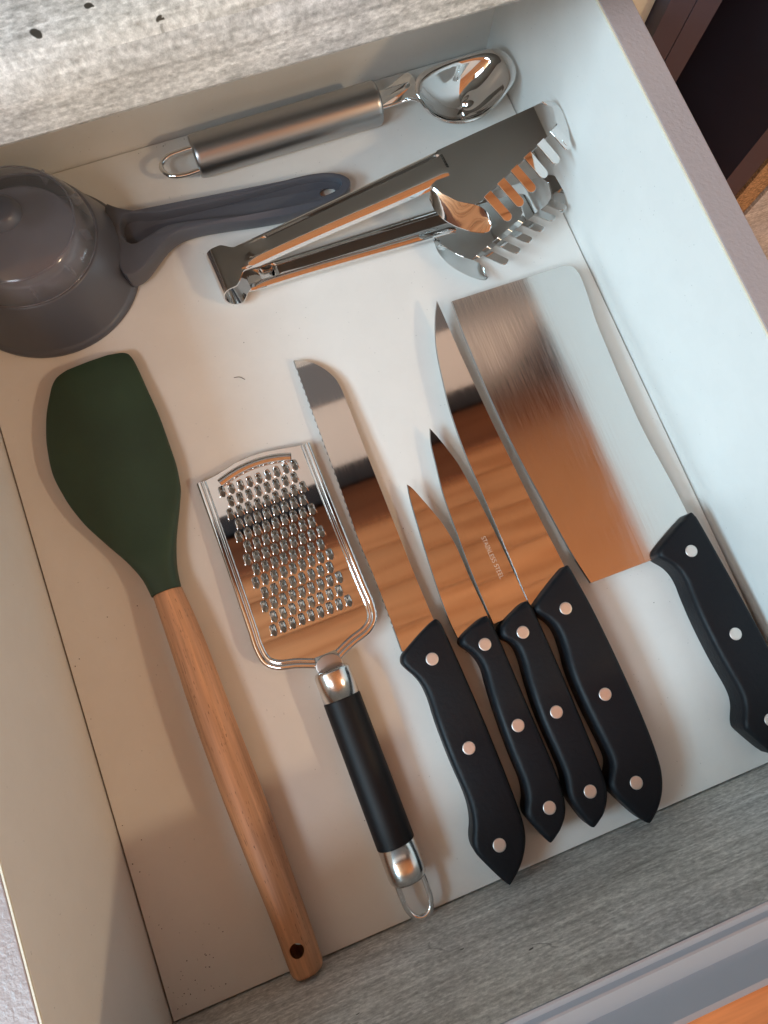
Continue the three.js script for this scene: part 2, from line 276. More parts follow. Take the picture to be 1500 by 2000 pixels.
// ------------------------------------------------------------------ the drawer
{
  const d = thing('drawer', 'open white kitchen drawer with grey rims holding the utensils', 'drawer', [0, 0, 0]);
  const g = .09, RW = 1.68, HR = 10.82, HL = 11.03, HF = 11.72;
  part('base_panel', uvCm(flat([[g, g], [W - g, g], [W - g, D - g], [g, D - g]], -.3, 0, .03, [], 2, .3)), M.melamine, d);
  part('base_core', box(-.5, W + .5, -.9, -.31, -.5, D + .5, 0), M.seam, d);
  part('back_panel', box(0, W, -.3, 9.5, -1.6, 0, .04), M.melamine, d);
  for (const [x0, x1, H, s] of [[-RW, 0, HL, -1], [W, W + RW, HR, 1]]) {
    
    const sp = part('side_panel', box(x0, x1, -1.5, H - .14, -1.6, D - .05, .02), M.melamine, d);
    const q = s > 0 ? .09 : 0, w = s > 0 ? 0 : .09;
    part('edge_band', box(x0 + q, x1 - w, H - .13, H, -1.6, D - .05, .04), M.band, sp);
    const e = s > 0 ? x0 : x1 - .085; part('edge_line', box(e, e + .085, H - .13, H - .03, -1.6, D - .05, .01), M.cream, sp);
  }
  part('front_panel', mergeGeometries([box(-6, W + 8, -5, HF - .8, D, D + 1.7, 0), box(-6, W + 8, HF - .8, HF, D, D + .09, 0)]), M.laminateFront, d);
  // aluminium grip profile along the top of the front
  const pr = [[D - .02, HF + .02], [D - .02, HF + .1], [D + .06, HF + .12], [D + .1, HF - .38], [D + .5, HF - .04], [D + .58, HF - .02], [D + 1.32, HF - .38], [D + 1.4, HF - .72], [D + 2.25, HF - .02], [D + 2.42, HF + .02], [D + 2.5, HF - .1], [D + 2.5, HF - 1.1], [D + 1.74, HF - 1.1], [D + 1.74, HF + .02 - .8]];
  part('grip_profile', loft([-6, W + 8].map((x) => pr.map(([z, y]) => [x, y, z])), { crease: .35 }), M.aluminium, d);
}

// ------------------------------------------------------------------ knives
const font = await new FontLoader().loadAsync('fonts/droid/droid_sans_regular.typeface.json');
function bladeGeometry(spine, edge, u0, u1, n, t, bev, serr) {
  const S = curve(spine), E = curve(edge), top = [], groundRings = [];
  for (let i = 0; i <= n; i++) {
    const k = i / n, u = lerp(u0, u1, serr ? k : 1 - (1 - k) ** 1.5), s = S(u); let e = Math.min(E(u), s - .004);
    const b = Math.min(bev, (s - e) * .45);
    const cut = serr && u > serr[0] && u < serr[1] ? .12 * (1 - Math.abs(Math.sin((u - serr[0]) / serr[2] * Math.PI))) * 1.0 : 0;
    top.push([[u, .9 + t / 2, s], [u, .9 + t / 2, e + b], [u, .9 - t / 2, e + b], [u, .9 - t / 2, s]]);
    groundRings.push([[u, .9 + t / 2, e + b], [u, .9, e + cut], [u, .9 - t / 2, e + b]]);
  }
  return [uvCm(loft(top, { crease: .4 })), uvCm(loft(groundRings, { crease: .35 }))];
}
function handleGeometry(P, sharp) { // stations along the handle, each a rounded rectangle between its two outlines
  let C = chaikin(P, sharp, .22, 3); const n = C.length; let iMax = 0, iMin = 0; C.forEach((p, i) => { if (p[0] > C[iMax][0]) iMax = i; if (p[0] < C[iMin][0]) iMin = i; });
  const walk = (i0, i1) => { const L = []; for (let i = i0; ; i = (i + 1) % n) { L.push(C[i]); if (i === i1) break; } return L; };
  const A = walk(iMax, iMin), B = walk(iMin, iMax).reverse();
  const val = (L, u) => { for (let i = 0; i < L.length - 1; i++) if (u <= L[i][0] && u >= L[i + 1][0]) return lerp(L[i][1], L[i + 1][1], (L[i][0] - u) / (L[i][0] - L[i + 1][0] || 1)); return u > L[0][0] ? L[0][1] : L[L.length - 1][1]; };
  const u0 = C[iMax][0], u1 = C[iMin][0], rings = [], N = 110;
  for (let i = 0; i <= N; i++) {
    const k = i / N, e = .5 - .5 * Math.cos(Math.PI * k), u = lerp(u0 - .002, u1 + .002, lerp(k, e, .75)), a = val(A, u), b = val(B, u), lo = Math.min(a, b) - .002, hi = Math.max(a, b) + .002;
    const end = Math.min(u0 - u, u - u1), r = Math.max(.004, Math.min(.34, (hi - lo) * .42)), ry = Math.min(.34, .1 + end * 1.2), ring = [];
    const y0 = .02 + (end < .3 ? (.3 - end) * .5 : 0), y1 = 1.78 - (end < .3 ? (.3 - end) * .5 : 0);
    for (const [cv, cy, a0] of [[hi - r, y1 - ry, 0], [lo + r, y1 - ry, 1], [lo + r, y0 + ry, 2], [hi - r, y0 + ry, 3]]) for (let q = 0; q <= 5; q++) { const t = (a0 + q / 5) * Math.PI / 2; ring.push([u, cy + ry * Math.sin(t), cv + r * Math.cos(t)]); }
    rings.push(ring.reverse());
  }
  return uvCm(loft(rings.map((r) => r.slice().reverse()), { crease: .75 }));
}
function knife(name, label, o, group) {
  const k = thing(name, label, 'knife', [o.x, 0, o.z], o.turn, group);
  const [bg, gg] = bladeGeometry(o.spine, o.edge, o.u0, o.u1, o.serr ? 420 : 90, o.t, o.bev, o.serr);
  const bl = part('blade', bg, o.blade, k); part('cutting_edge', gg, o.edgeMat || M.ground, bl);
  part('handle', handleGeometry(o.handle, o.sharp), M.blackPlastic, k);
  bl.rotation.z = -(o.pitch || 0);
  for (const [u, v] of o.rivets) part('rivet', along(lathe([[0, .028], [.1, .03], [.13, .022], [.16, .03], [.30, .03], [.335, .01], [.335, -.1]], 28), u, 1.78, v, [0, 1, 0]), M.rivet, k);
  return { k, bl };
}
const G = 'black handled kitchen knives with three rivets';
knife('bread_knife', 'long serrated bread knife with rounded tip beside the grater', {
  x: 18.09, z: 35.19, turn: 1.5737, pitch: .03, blade: M.steel, u0: .9, u1: 18.54, t: .16, bev: .06, serr: [2.3, 18.1, .42],
  spine: [[18.56, -1.2], [18.28, -.54], [17.77, .04], [17.11, .49], [16.46, .73], [15.71, .81], [11.24, .78], [5.39, .78], [0, .9]],
  edge: [[18.56, -1.21], [17.62, -1.25], [14.31, -1.3], [10.33, -1.35], [7.26, -1.43], [4.7, -1.36], [2.31, -1.36], [.2, -1.4]],
  handle: [[2.03, .96], [.78, -1.57], [.26, -1.63], [-.74, -1.04], [-1.73, -.93], [-2.91, -1.04], [-5.14, -1.05], [-7.06, -.91], [-8.15, -1.1], [-9.08, -1.6], [-9.64, -1.5], [-11.4, -.64], [-11.44, -.41], [-10.71, .55], [-9.59, 1.23], [-8.06, 1.34], [-3.7, 1.33], [1.35, 1.12]], sharp: [0, 1, 9],
  rivets: [[.04, -.08], [-4.72, .03], [-9.51, -.3]] }, G);
knife('paring_knife', 'shortest black handled paring knife, right of the bread knife', {
  x: 21.01, z: 35.49, turn: 1.6339, pitch: .012, blade: M.steel, u0: .9, u1: 9.63, t: .13, bev: .05,
  spine: [[9.64, -.11], [9.38, .05], [8.57, .3], [7.56, .58], [6.65, .78], [5.3, .89], [3.36, .82], [1.55, .81], [.5, .8]],
  edge: [[9.64, -.12], [8.84, -.32], [7.2, -.59], [4.88, -.93], [2.68, -1.17], [1.64, -1.23], [.5, -1.2]],
  handle: [[1.48, .74], [.95, -1.14], [.51, -1.28], [-.13, -.83], [-.99, -.66], [-2.02, -.88], [-3.73, -1.12], [-5.86, -1.29], [-6.95, -1.3], [-7.76, -1.53], [-8.29, -1.96], [-8.72, -1.87], [-9.97, -1.48], [-10.07, -1.33], [-9.76, -.66], [-9.24, -.07], [-8.59, .23], [-7.34, .45], [-4.23, .55], [.09, .76]], sharp: [0, 1, 10],
  rivets: [[.06, -.14], [-4.3, -.38], [-8.5, -.71]] }, G);
{
  const { k, bl } = knife('utility_knife', 'medium narrow knife with lettering on its blade, between paring and chef knives', {
    x: 23.17, z: 35.63, turn: 1.6085, pitch: .02, blade: M.steel, u0: 1.0, u1: 12.39, t: .14, bev: .05,
    spine: [[12.4, .01], [11.83, .2], [10.82, .45], [9.84, .65], [8.91, .73], [7.47, .84], [5.44, .91], [3.35, .94], [.5, .93]],
    edge: [[12.4, 0], [11.52, -.32], [10.45, -.53], [8.32, -.91], [6.27, -1.08], [4.01, -1.24], [2.0, -1.3], [.5, -1.31]],
    handle: [[1.6, .86], [.81, -1.18], [.22, -1.3], [-.29, -.78], [-1.09, -.72], [-2.4, -.96], [-4.26, -1.18], [-6.04, -1.16], [-7.25, -1.17], [-7.96, -1.4], [-8.43, -1.51], [-9.15, -1.36], [-10, -1.13], [-10.12, -.9], [-9.7, -.1], [-9.01, .42], [-8.18, .66], [-4.02, .85], [.6, .93]], sharp: [0, 1, 10],
    rivets: [[.06, -.19], [-4.27, -.31], [-8.43, -.41]] }, G);
  const tg = new TextGeometry('STAINLESS STEEL', { font, size: .25, depth: .003, curveSegments: 2 }); tg.computeBoundingBox(); const bw = tg.boundingBox.max.x; tg.scale(2.5 / bw, 1, 1); tg.rotateX(-Math.PI / 2); tg.rotateY(Math.PI); tg.translate(5.55, .972, .08);
  part('lettering', tg, std({ color: rgb(.62, .5, .4), roughness: .6, metalness: .6 }), bl, 'etched words STAINLESS STEEL');
}
knife('chef_knife', 'long pointed chef knife beside the cleaver', {
  x: 25.86, z: 35.28, turn: 1.6029, blade: M.steel, u0: .75, u1: 19.09, t: .18, bev: .05,
  spine: [[19.1, .68], [18.23, .67], [15.37, .62], [11.62, .63], [7.93, .71], [4.86, .8], [2.16, .91], [.4, .9]],
  edge: [[19.1, .66], [18.16, .14], [16.37, -.57], [14.5, -1.0], [12.4, -1.37], [9.77, -1.58], [7.34, -1.63], [5.24, -1.68], [3.19, -1.73], [1.17, -1.78], [.4, -1.78]],
  handle: [[2.25, .98], [.77, -1.82], [.44, -1.74], [-.09, -1.31], [-.79, -1.04], [-1.88, -1.13], [-3.07, -1.39], [-4.72, -1.43], [-6.4, -1.36], [-7.66, -1.3], [-8.14, -1.42], [-8.74, -1.93], [-9.23, -2.03], [-11.2, -1.11], [-11.34, -.8], [-10.75, .01], [-9.96, .63], [-8.78, 1.02], [-5.42, 1.23], [-.67, 1.2], [1.5, 1.02]], sharp: [0, 1, 12],
  rivets: [[.05, -.25], [-4.73, -.25], [-9.25, -.7]] }, G);
knife('cleaver', 'wide rectangular brushed steel cleaver by the right drawer side', {
  x: 33.74, z: 34.88, turn: 1.5589, blade: M.brushed, u0: .3, u1: 18.3, t: .2, bev: .05,
  spine: [[18.31, -.2], [18.25, .1], [18.11, .44], [17.8, .62], [17.4, .70], [16.68, .67], [13.92, .41], [8.32, .3], [2.3, .67], [.2, .7]],
  edge: [[18.31, -7.25], [16.16, -7.34], [13.21, -7.34], [10.56, -7.26], [7.94, -7.07], [5.07, -6.75], [2.27, -6.44], [.2, -6.06]],
  handle: [[2.13, .66], [.7, -2.15], [.26, -2.15], [-.34, -1.58], [-1.2, -1.32], [-2.24, -1.4], [-3.99, -1.41], [-6.06, -1.27], [-7.61, -1.05], [-8.38, -1.17], [-9.19, -1.66], [-9.5, -1.66], [-11.02, -.82], [-11.3, -.5], [-10.7, .3], [-9.9, .95], [-8.7, 1.4], [-6.41, 1.5], [-2.39, 1.16], [1.5, .82]], sharp: [0, 1, 10],
  rivets: [[.03, -.42], [-4.82, -.06], [-9.44, -.25]] }, G);

// ------------------------------------------------------------------ grater
{
  const t = thing('grater', 'flat steel hand grater with black round grip and wire loop', 'grater', [12.93, 0, 33.68], 1.5881);
  const py = (u) => lerp(.95, .5, u / 12); // the plate rises towards the grip
  const tilt = (g) => { const p = g.attributes.position; for (let i = 0; i < p.count; i++) p.setY(i, p.getY(i) + py(p.getX(i))); g.computeVertexNormals(); return toCreasedNormals(g, .5); };
  const outline = [[11.95, -3.1], [12.08, -2.08], [12.36, -.9], [12.42, 0], [12.36, .9], [12.12, 2.2], [11.95, 3.05], [8, 3.1], [4.5, 3.15], [2.42, 3.1], [1.87, 2.95], [1.31, 2.4], [.75, .7], [.75, -.7], [.95, -2.6], [1.44, -3.05], [2.37, -3.2], [5, -3.12], [9, -3.1]];
  const teeth = [];
  for (let r = 0; r < 13; r++) for (let c = 0, n = r % 2 ? 8 : 9; c < n; c++) teeth.push([11.05 - r * .68, -2.15 + c * .53 + (r % 2 ? .265 : 0) + r * .005]);
  const hole = ([u, v]) => Array.from({ length: 10 }, (_, k) => { const a = -k / 10 * 2 * Math.PI; return [u - .13 + .21 * Math.cos(a), v + .135 * Math.sin(a)]; });
  const plate = part('plate', tilt(flat(outline, -.05, .03, 0, teeth.map(hole), 1)), M.chrome, t);
  { // one punched tooth: half a tube that opens towards the grip
    const rings = [], nA = 13;
    for (const [u, r, h, lean] of [[.335, .03, .005, 0], [.32, .10, .05, 0], [.27, .145, .10, 0], [.18, .17, .15, 0], [.06, .178, .185, 0], [.02, .186, .21, .08], [0, .188, .22, .3], [-.02, .165, .2, .285]]) {
      const ring = [[u - lean, .022, -r - .045]];
      for (let k = 0; k < nA; k++) { const a = Math.PI * k / (nA - 1), y = h * Math.pow(Math.sin(a), .8); ring.push([u - lean * (1 - y / (h || 1)), .034 + y, -r * Math.cos(a)]); }
      ring.push([u - lean, .022, r + .045]); rings.push(ring);
    }
    const g = loft(rings.map((r) => r.slice().reverse()), { closed: false, crease: 1.0 }); cm(g);
    for (const [u, v] of teeth) { const m = new THREE.Mesh(g, M.chrome); m.name = 'tooth'; m.castShadow = m.receiveShadow = true; m.position.set(u / 100, py(u) / 100, v / 100); m.rotation.z = -.0375; plate.add(m); }
  }
  const slot = []; for (let k = 0; k <= 16; k++) { const v = -2.1 + 4.15 * k / 16; slot.push([11.92 - .105 * v * v * .85, py(12) - .02, v]); }
  part('stiffening_rib', wire(slot, .29, 60, false, 16), M.chrome, plate);
  const side = [[11.97, py(12), -3.15], [9.2, py(9.2), -3.15], [6, py(6), -3.17], [3.4, py(3.4), -3.2], [2.3, py(2.3), -3.22], [1.5, py(1.5), -3.05], [1.05, py(1), -2.55], [.75, .97, -1.6], [.38, 1.0, -.7], [.1, 1.02, -.3], [-.3, 1.0, -.15]];
  const inset = (P, d) => P.map((p, i) => { const a = P[Math.max(0, i - 1)], b = P[Math.min(P.length - 1, i + 1)], x = b[0] - a[0], z = b[2] - a[2], l = Math.hypot(x, z); return [p[0] - z / l * -d, p[1] + .02, p[2] + x / l * -d]; });
  for (const f of [1, -1]) {
    part('frame_wire', wire(side.map(([a, b, c]) => [a, b - .03, c * f]), .19, 90), M.chrome, t);
    part('frame_bead', wire(inset(side.slice(0, 9), .25).map(([a, b, c]) => [a, b, c * f]), .12, 90), M.chrome, t);
  }
  part('neck_tab', flat(Array.from({ length: 20 }, (_, k) => { const a = k / 20 * 2 * Math.PI; return [.35 + .55 * Math.cos(a), .72 * Math.sin(a)]; }), 1.0, 1.2, .04).rotateZ(.16).translate(0, -.02, 0), M.satin, t);
  const ax = [-1, -.02, -.004];
  part('ferrule', along(lathe([[0, 0], [.72, 0], [.88, .06], [.97, .22], [.985, 1.6], [0, 1.6]], 40), -.05, 1.0, 0, ax), M.ferrule, t);
  part('grip', along(lathe([[0, 1.6], [.97, 1.6], [1.0, 1.66], [1.0, 9.2], [.97, 9.26], [0, 9.26]], 40), -.05, 1.0, 0, ax), M.blackRubber, t);
  part('end_cap', along(lathe([[0, 9.26], [.99, 9.26], [.985, 10.7], [.93, 10.95], [.78, 11.12], [0, 11.14]], 40), -.05, 1.0, 0, ax), M.ferrule, t);
  part('hanging_loop', wire([[-11.0, .98, -.68], [-11.7, .95, -.68], [-12.4, .92, -.62], [-12.85, .9, -.38], [-13.0, .9, 0], [-12.85, .9, .38], [-12.4, .92, .62], [-11.7, .95, .68], [-11.0, .98, .68]].map(([a, b, c]) => [a, b - .15, c - .03]), .15, 70), M.chrome, t);
}

// ------------------------------------------------------------------ spatula
{
  const t = thing('spatula', 'dark green silicone spatula with pale wooden handle', 'spatula', [6.18, 0, 26.96], 1.5883);
  const L = curve([[14.02, -.18], [13.95, -1.34], [13.63, -2.05], [12.73, -2.62], [11.41, -3.18], [9.86, -3.56], [8.42, -3.69], [6.87, -3.47], [5.21, -2.96], [3.54, -2.12], [1.97, -1.27], [.92, -.9], [0, -.77]]);
  const R = curve([[14.02, 1.2], [13.88, 1.93], [13.63, 2.25], [13.08, 2.39], [11.56, 2.52], [9.07, 2.68], [6.9, 2.67], [5.29, 2.48], [4.33, 2.12], [2.39, 1.28], [1.03, .9], [0, .79]]);
  const T = curve([[0, .78], [1.5, .72], [3.5, .46], [6, .33], [10, .27], [13.2, .22], [14.02, .12]]), Y = curve([[0, 1.0], [4, .86], [14, .62]]);
  const rings = [];
  for (let i = 0; i <= 70; i++) {
    const u = 14.02 * (1 - (1 - i / 70) ** 1.7), l = L(u), r = R(u), h = T(u), n = lerp(2.2, 6, step(0, 5, u));
    rings.push(Array.from({ length: 40 }, (_, k) => { const a = k / 40 * 2 * Math.PI, c = Math.cos(a), s = Math.sin(a); return [u, Y(u) + h * Math.sign(s) * Math.abs(s) ** (2 / n * .9), (l + r) / 2 + (r - l) / 2 * Math.sign(c) * Math.abs(c) ** (2 / n)]; }));
  }
  part('head', uvCm(loft(rings, { crease: 1.1 })), M.green, t);
  const C = curve([[0, .06], [-2.87, .2], [-6.5, .26], [-9.9, .35], [-13.7, .47], [-17.2, .58], [-20, .6]]), Q = curve([[0, .77], [-2.87, .88], [-6.5, .94], [-9.9, .97], [-13.7, .93], [-17.2, .84], [-19.4, .81], [-20, .79]]), HY = curve([[0, 1.0], [-8, 1.3], [-20, 1.3]]);
  const hr = [];
  for (const [u, f] of [[-.02, .97], [-.06, 1], ...Array.from({ length: 36 }, (_, i) => [-.3 - i * .535, 1]), [-19.45, .99], [-19.62, .95], [-19.72, .86]])
    hr.push(Array.from({ length: 48 }, (_, k) => { const a = -k / 48 * 2 * Math.PI, q = Q(u) * f * (1 + .012 * Math.cos(6 * a)); return [u, HY(u) + q * Math.sin(a), C(u) + q * Math.cos(a)]; }));
  let hg = loft(hr, { crease: .7 }); const p = hg.attributes.position, uv = hg.attributes.uv;
  for (let i = 0; i < p.count; i++) uv.setXY(i, uv.getX(i), p.getX(i) / 20);
  const a = new Brush(hg, M.beech), b = new Brush(new THREE.CylinderGeometry(.345, .345, 4, 32), M.beech); b.position.set(-18.4, 1.2, .56); a.updateMatrixWorld(); b.updateMatrixWorld();
  const ev = new Evaluator(); ev.attributes = ['position', 'normal', 'uv']; ev.useGroups = false; const cutg = ev.evaluate(a, b, SUBTRACTION).geometry;
  const clean = new THREE.BufferGeometry(); for (const k of ['position', 'normal', 'uv']) clean.setAttribute(k, cutg.attributes[k]); if (cutg.index) clean.setIndex(cutg.index);
  const n = cutg.drawRange.count; let cg = clean.index ? clean.toNonIndexed() : clean; if (isFinite(n) && n < cg.attributes.position.count) { const h = new THREE.BufferGeometry(); for (const k of ['position', 'normal', 'uv']) { const A = cg.attributes[k]; h.setAttribute(k, new THREE.BufferAttribute(A.array.slice(0, n * A.itemSize), A.itemSize)); } cg = h; }
  part('handle', cg, M.beech, t);
}

// ------------------------------------------------------------------ ice cream scoop
{
  const t = thing('ice_cream_scoop', 'shiny steel ice cream scoop lying along the drawer back', 'scoop', [15.54, 0, 2.76], .0041);
  part('handle', along(lathe([[0, 0], [1.12, 0], [1.21, .1], [1.22, .3], [1.25, 11.4], [1.24, 11.62], [1.15, 11.72], [0, 11.72]], 48), 0, 1.26, 0), M.satin, t);
  part('hanging_loop', wire([[.3, 1.2, -.72], [-.6, 1.15, -.74], [-1.5, 1.1, -.66], [-2.0, 1.08, -.3], [-2.05, 1.08, .12], [-1.75, 1.1, .6], [-1.0, 1.12, .84], [.3, 1.2, .88]], .15, 60), M.chrome, t);
  const rise = (g) => { const p = g.attributes.position; for (let i = 0; i < p.count; i++) p.setY(i, p.getY(i) + .62 * step(12.4, 14.2, p.getX(i))); g.computeVertexNormals(); return toCreasedNormals(g, .5); };
  part('neck', rise(flat(chaikin([[11.6, -.5], [12.2, -.53], [12.8, -.6], [13.4, -.7], [13.9, -.72], [14.2, -.2], [14.02, .6], [14.05, 1.6], [13.6, .9], [13.0, .68], [12.4, .63], [11.6, .62]], [0, 11], .05, 2), 1.45, 1.57, .02, [[[13.42, .06], [13.6, -.06], [13.78, -.04], [13.8, .14], [13.66, .26], [13.5, .2]].reverse()])), M.steel, t);
  part('neck_wire', wire([[11.5, 1.5, .62], [12.4, 1.52, .64], [13.0, 1.62, .7], [13.6, 1.85, .93], [14.05, 2.1, 1.6]], .1, 40), M.chrome, t);
  const I = [[13.98, 1.32], [14.12, .85], [14.42, .42], [15.31, 0], [16.4, -.2], [17.4, -.22], [18.5, .02], [19.12, .42], [19.36, 1.05], [19.2, 2.1], [18.7, 2.75], [17.79, 3.34], [16.9, 3.62], [16.2, 3.62], [15.05, 3.35], [14.4, 2.75], [14.08, 2.05]];
  const O = [[13.86, 1.32], [13.92, .6], [14.2, .05], [14.62, -.3], [16.02, -.54], [17.4, -.58], [18.7, -.42], [19.56, -.17], [20.02, .37], [20.16, 1.3], [19.85, 2.12], [19.08, 2.78], [17.59, 3.56], [16.66, 3.82], [15.49, 3.7], [14.6, 3.2], [14.05, 2.34]];
  const c = [16.85, 1.55], polar = (P) => { const cv = new THREE.CatmullRomCurve3(P.map(([x, z]) => V3(x, 0, z)), true, 'centripetal').getPoints(400).map((q) => [Math.atan2(q.z - c[1], q.x - c[0]), Math.hypot(q.x - c[0], q.z - c[1])]).sort((a, b) => a[0] - b[0]); return (a) => { let lo = cv[cv.length - 1], hi = cv[0]; let la = lo[0] - 2 * Math.PI, ha = hi[0]; for (let i = 0; i < cv.length - 1; i++) if (a >= cv[i][0] && a <= cv[i + 1][0]) { lo = cv[i]; hi = cv[i + 1]; la = lo[0]; ha = hi[0]; break; } return lerp(lo[1], hi[1], (a - la) / (ha - la || 1)); }; };
  const fi = polar(I), fo = polar(O), N = 96, top = (x) => 2.25 + .35 * step(17, 20, x), dep = 1.5;
  const ring = (fn) => Array.from({ length: N }, (_, k) => { const a = -Math.PI + (k + .5) / N * 2 * Math.PI, ri = fi(a), ro = fo(a); return fn(a, ri, ro); });
  const at = (a, r, y) => [c[0] + r * Math.cos(a), y, c[1] + r * Math.sin(a)];
  const bowl = (q) => 1 - q * q, R = [];
  for (const q of [.05, .3, .5, .7, .85, .95, 1]) R.push(ring((a, ri) => { const r = (ri + .08) * q; return at(a, r, Math.max(.06, top(c[0] + ri * Math.cos(a)) - .1 - (dep - .0) * bowl(q))); }));
  R.push(ring((a, ri, ro) => at(a, lerp(ri, ro, .75), top(c[0] + ro * Math.cos(a)) - .16)));
  R.push(ring((a, ri, ro) => at(a, ro, top(c[0] + ro * Math.cos(a)) - .1))); R.push(ring((a, ri, ro) => at(a, ro, top(c[0] + ro * Math.cos(a)) - .02))); R.push(ring((a, ri, ro) => at(a, lerp(ri, ro, .7), top(c[0] + ro * Math.cos(a)) + .06))); R.push(ring((a, ri, ro) => at(a, lerp(ri, ro, .3), top(c[0] + ro * Math.cos(a)) + .05)));
  for (let i = 0; i <= 22; i++) { const q = Math.max(.02, 1 - i / 22); R.push(ring((a, ri) => at(a, ri * q, top(c[0] + ri * Math.cos(a)) * bowl(0) - dep * bowl(q) * (top(c[0] + ri * Math.cos(a)) / 2.25) ** 0))); }
  part('bowl', loft(R, { crease: 1.0 }), M.chrome, t);
}

// ------------------------------------------------------------------ spaghetti tongs
{
  const t = thing('tongs', 'polished steel spaghetti tongs with comb shaped ends', 'tongs', [14.45, 0, 10.5], .049);
  const section = [[-.76, -.42], [-.75, -.12], [-.69, .02], [-.6, .07], [-.5, .06], [-.42, 0], [.34, 0], [.39, .06], [.44, .055], [.68, -.03], [.77, -.1], [.8, -.34]];
  function arm(parent, up) { // up: the outer face looks up and the teeth bend down; else mirrored
    const s = up ? 1 : -1, y = (v) => v, rings = [], under = [];
    for (let i = 0; i <= 90; i++) {
      const u = lerp(1.35, 14.4, i / 90), a = step(3.15, 3.4, u) * (1 - step(14.0, 14.25, u)), b = step(1.35, 2.6, u) * (1 - step(13.9, 14.4, u)), w = lerp(1, 1.36, step(3, 14, u));
      const top = section.map(([v, h], k) => [u, y(k <= 1 || k >= 10 ? lerp(-.06, s > 0 ? h : Math.max(h, -.2), b) : k === 5 || k === 6 ? lerp(.02, -.1, a) : lerp(.02, h, b)), v * (v > 0 ? w : 1)]);
      rings.push(top.concat(top.map(([p, q, r]) => [p, q - y(.08), r]).reverse()));
    }
    part('arm', loft(rings, { crease: .6 }), M.chrome, parent);
    const plate = [[14.2, -.74], [17.5, -.7], [20.7, -.66], [21.15, -.1], [20.9, .85], [20.4, 1.25], [15.15, 3.2], [14.7, 3.22], [14.0, 2.67], [13.35, 1.77], [13.0, 1.05], [13.4, .9], [14.2, .98]];
    part('head_plate', flat(plate, s > 0 ? -.06 : -.02, s > 0 ? .02 : .06, 0), M.chrome, parent);
    const dir = [.35, .937], f = [.937, -.35], drop = s > 0 ? .3 : .52; // fold direction and the way the teeth point
    for (let k = 0; k < 6; k++) {
      const q = 15.62 + k * 1.0, root = [q, 3.06 - (q - 15.62) * .373], len = lerp(1.95, 1.45, k / 5), hw = .27, P = [];
      P.push([0, -hw]); P.push([len - .27, -hw]); for (let j = 0; j <= 8; j++) { const a = -Math.PI / 2 + Math.PI * j / 8; P.push([len - .27 + .27 * Math.cos(a), hw * Math.sin(a)]); } P.push([0, hw]);
      const g = flat(P, -.04, .04, .015, [], 1, .4); g.rotateZ(-s * drop); g.rotateY(-Math.atan2(dir[1], dir[0])); g.translate(root[0] - dir[0] * .12, s * .02, root[1] - dir[1] * .12);
      part('tooth', g, M.chrome, parent);
    }
    { // the bent corner at the near end of the comb and the last tooth at the far end
      const sm = (P) => new THREE.CatmullRomCurve3(P.map(([x, z]) => V3(x, 0, z)), false, 'centripetal').getPoints(24).map((q) => [q.x, q.z]), A = sm([[13.0, 1.05], [13.35, 1.75], [14.0, 2.65], [14.65, 3.2], [14.98, 3.6], [15.12, 4.1], [15.1, 4.5]]), B = sm([[12.68, 1.55], [12.68, 2.3], [12.95, 3.15], [13.5, 3.95], [14.2, 4.6], [14.75, 4.88], [15.02, 4.72]]), rg = [];
      for (let i = 0; i <= 24; i++) { const a = A[i], b = B[i]; const row = []; for (let q = 0; q <= 6; q++) { const e = q / 6; row.push([lerp(a[0], b[0], e), s * (.02 - (s > 0 ? .45 : .62) * e * (1 - .35 * i / 24)), lerp(a[1], b[1], e)]); } rg.push(row.concat(row.map(([x, yy, z]) => [x, yy - s * .07, z]).reverse())); }
      part('bent_corner', loft(rg.map((r) => s > 0 ? r.slice().reverse() : r), { crease: .8 }), M.chrome, parent);
      const E = [[20.7, -.66], [21.4, -.55], [21.75, 0], [21.55, 1.3], [21.2, 2.2], [20.85, 2.25], [20.75, 1.6], [20.95, .85], [21.15, -.1]];
      const g = flat(chaikin(E, [0, 8], .03, 2), -.04, .04, 0); g.translate(-20.8, 0, 0); g.rotateZ(-s * .35); g.rotateX(s * .12); g.translate(20.8, s * -.0, 0); part('tooth', g, M.chrome, parent);
    }
  }
  // each arm turns about the spring bend
  const lo = new THREE.Group(); const place = (grp, fn) => fn(grp);
  const temp = new THREE.Group(); arm(temp, true);
  for (const m of [...temp.children]) { m.geometry.rotateZ(.138); m.geometry.rotateY(.015); m.geometry.translate(0, .0188, 0); t.add(m); }
  const temp2 = new THREE.Group(); arm(temp2, false);
  for (const m of [...temp2.children]) { if (m.name === 'arm') { m.geometry.rotateX(-.15); m.geometry.translate(0, .0012, 0); } m.geometry.rotateZ(.01); m.geometry.rotateY(-.055); m.geometry.translate(0, .0034, .0040); t.add(m); }
  const bend = [];
  for (let i = 0; i <= 40; i++) {
    const k = i / 40, total = 5.6, R = .8; let x, y, w;
    if (k < .3) { const e = k / .3; x = lerp(1.5, .35, e); y = lerp(2.05, 1.93, e); w = e; } else if (k < .7) { const a = (k - .3) / .4 * Math.PI; x = .35 - R * .75 * Math.sin(a); y = 1.1 + .83 * Math.cos(a); w = 1; } else { const e = (k - .7) / .3; x = lerp(.35, 1.5, e); y = lerp(.27, .42, e); w = 1 - e; }
    const ww = step(0, .75, w), v0 = lerp(-.74, -1.22, ww), v1 = lerp(.8, 1.5, ww), off = k > .5 ? .46 * step(.5, 1, k) : 0;
    bend.push([x, y, v0 + off, v1 + off]);
  }
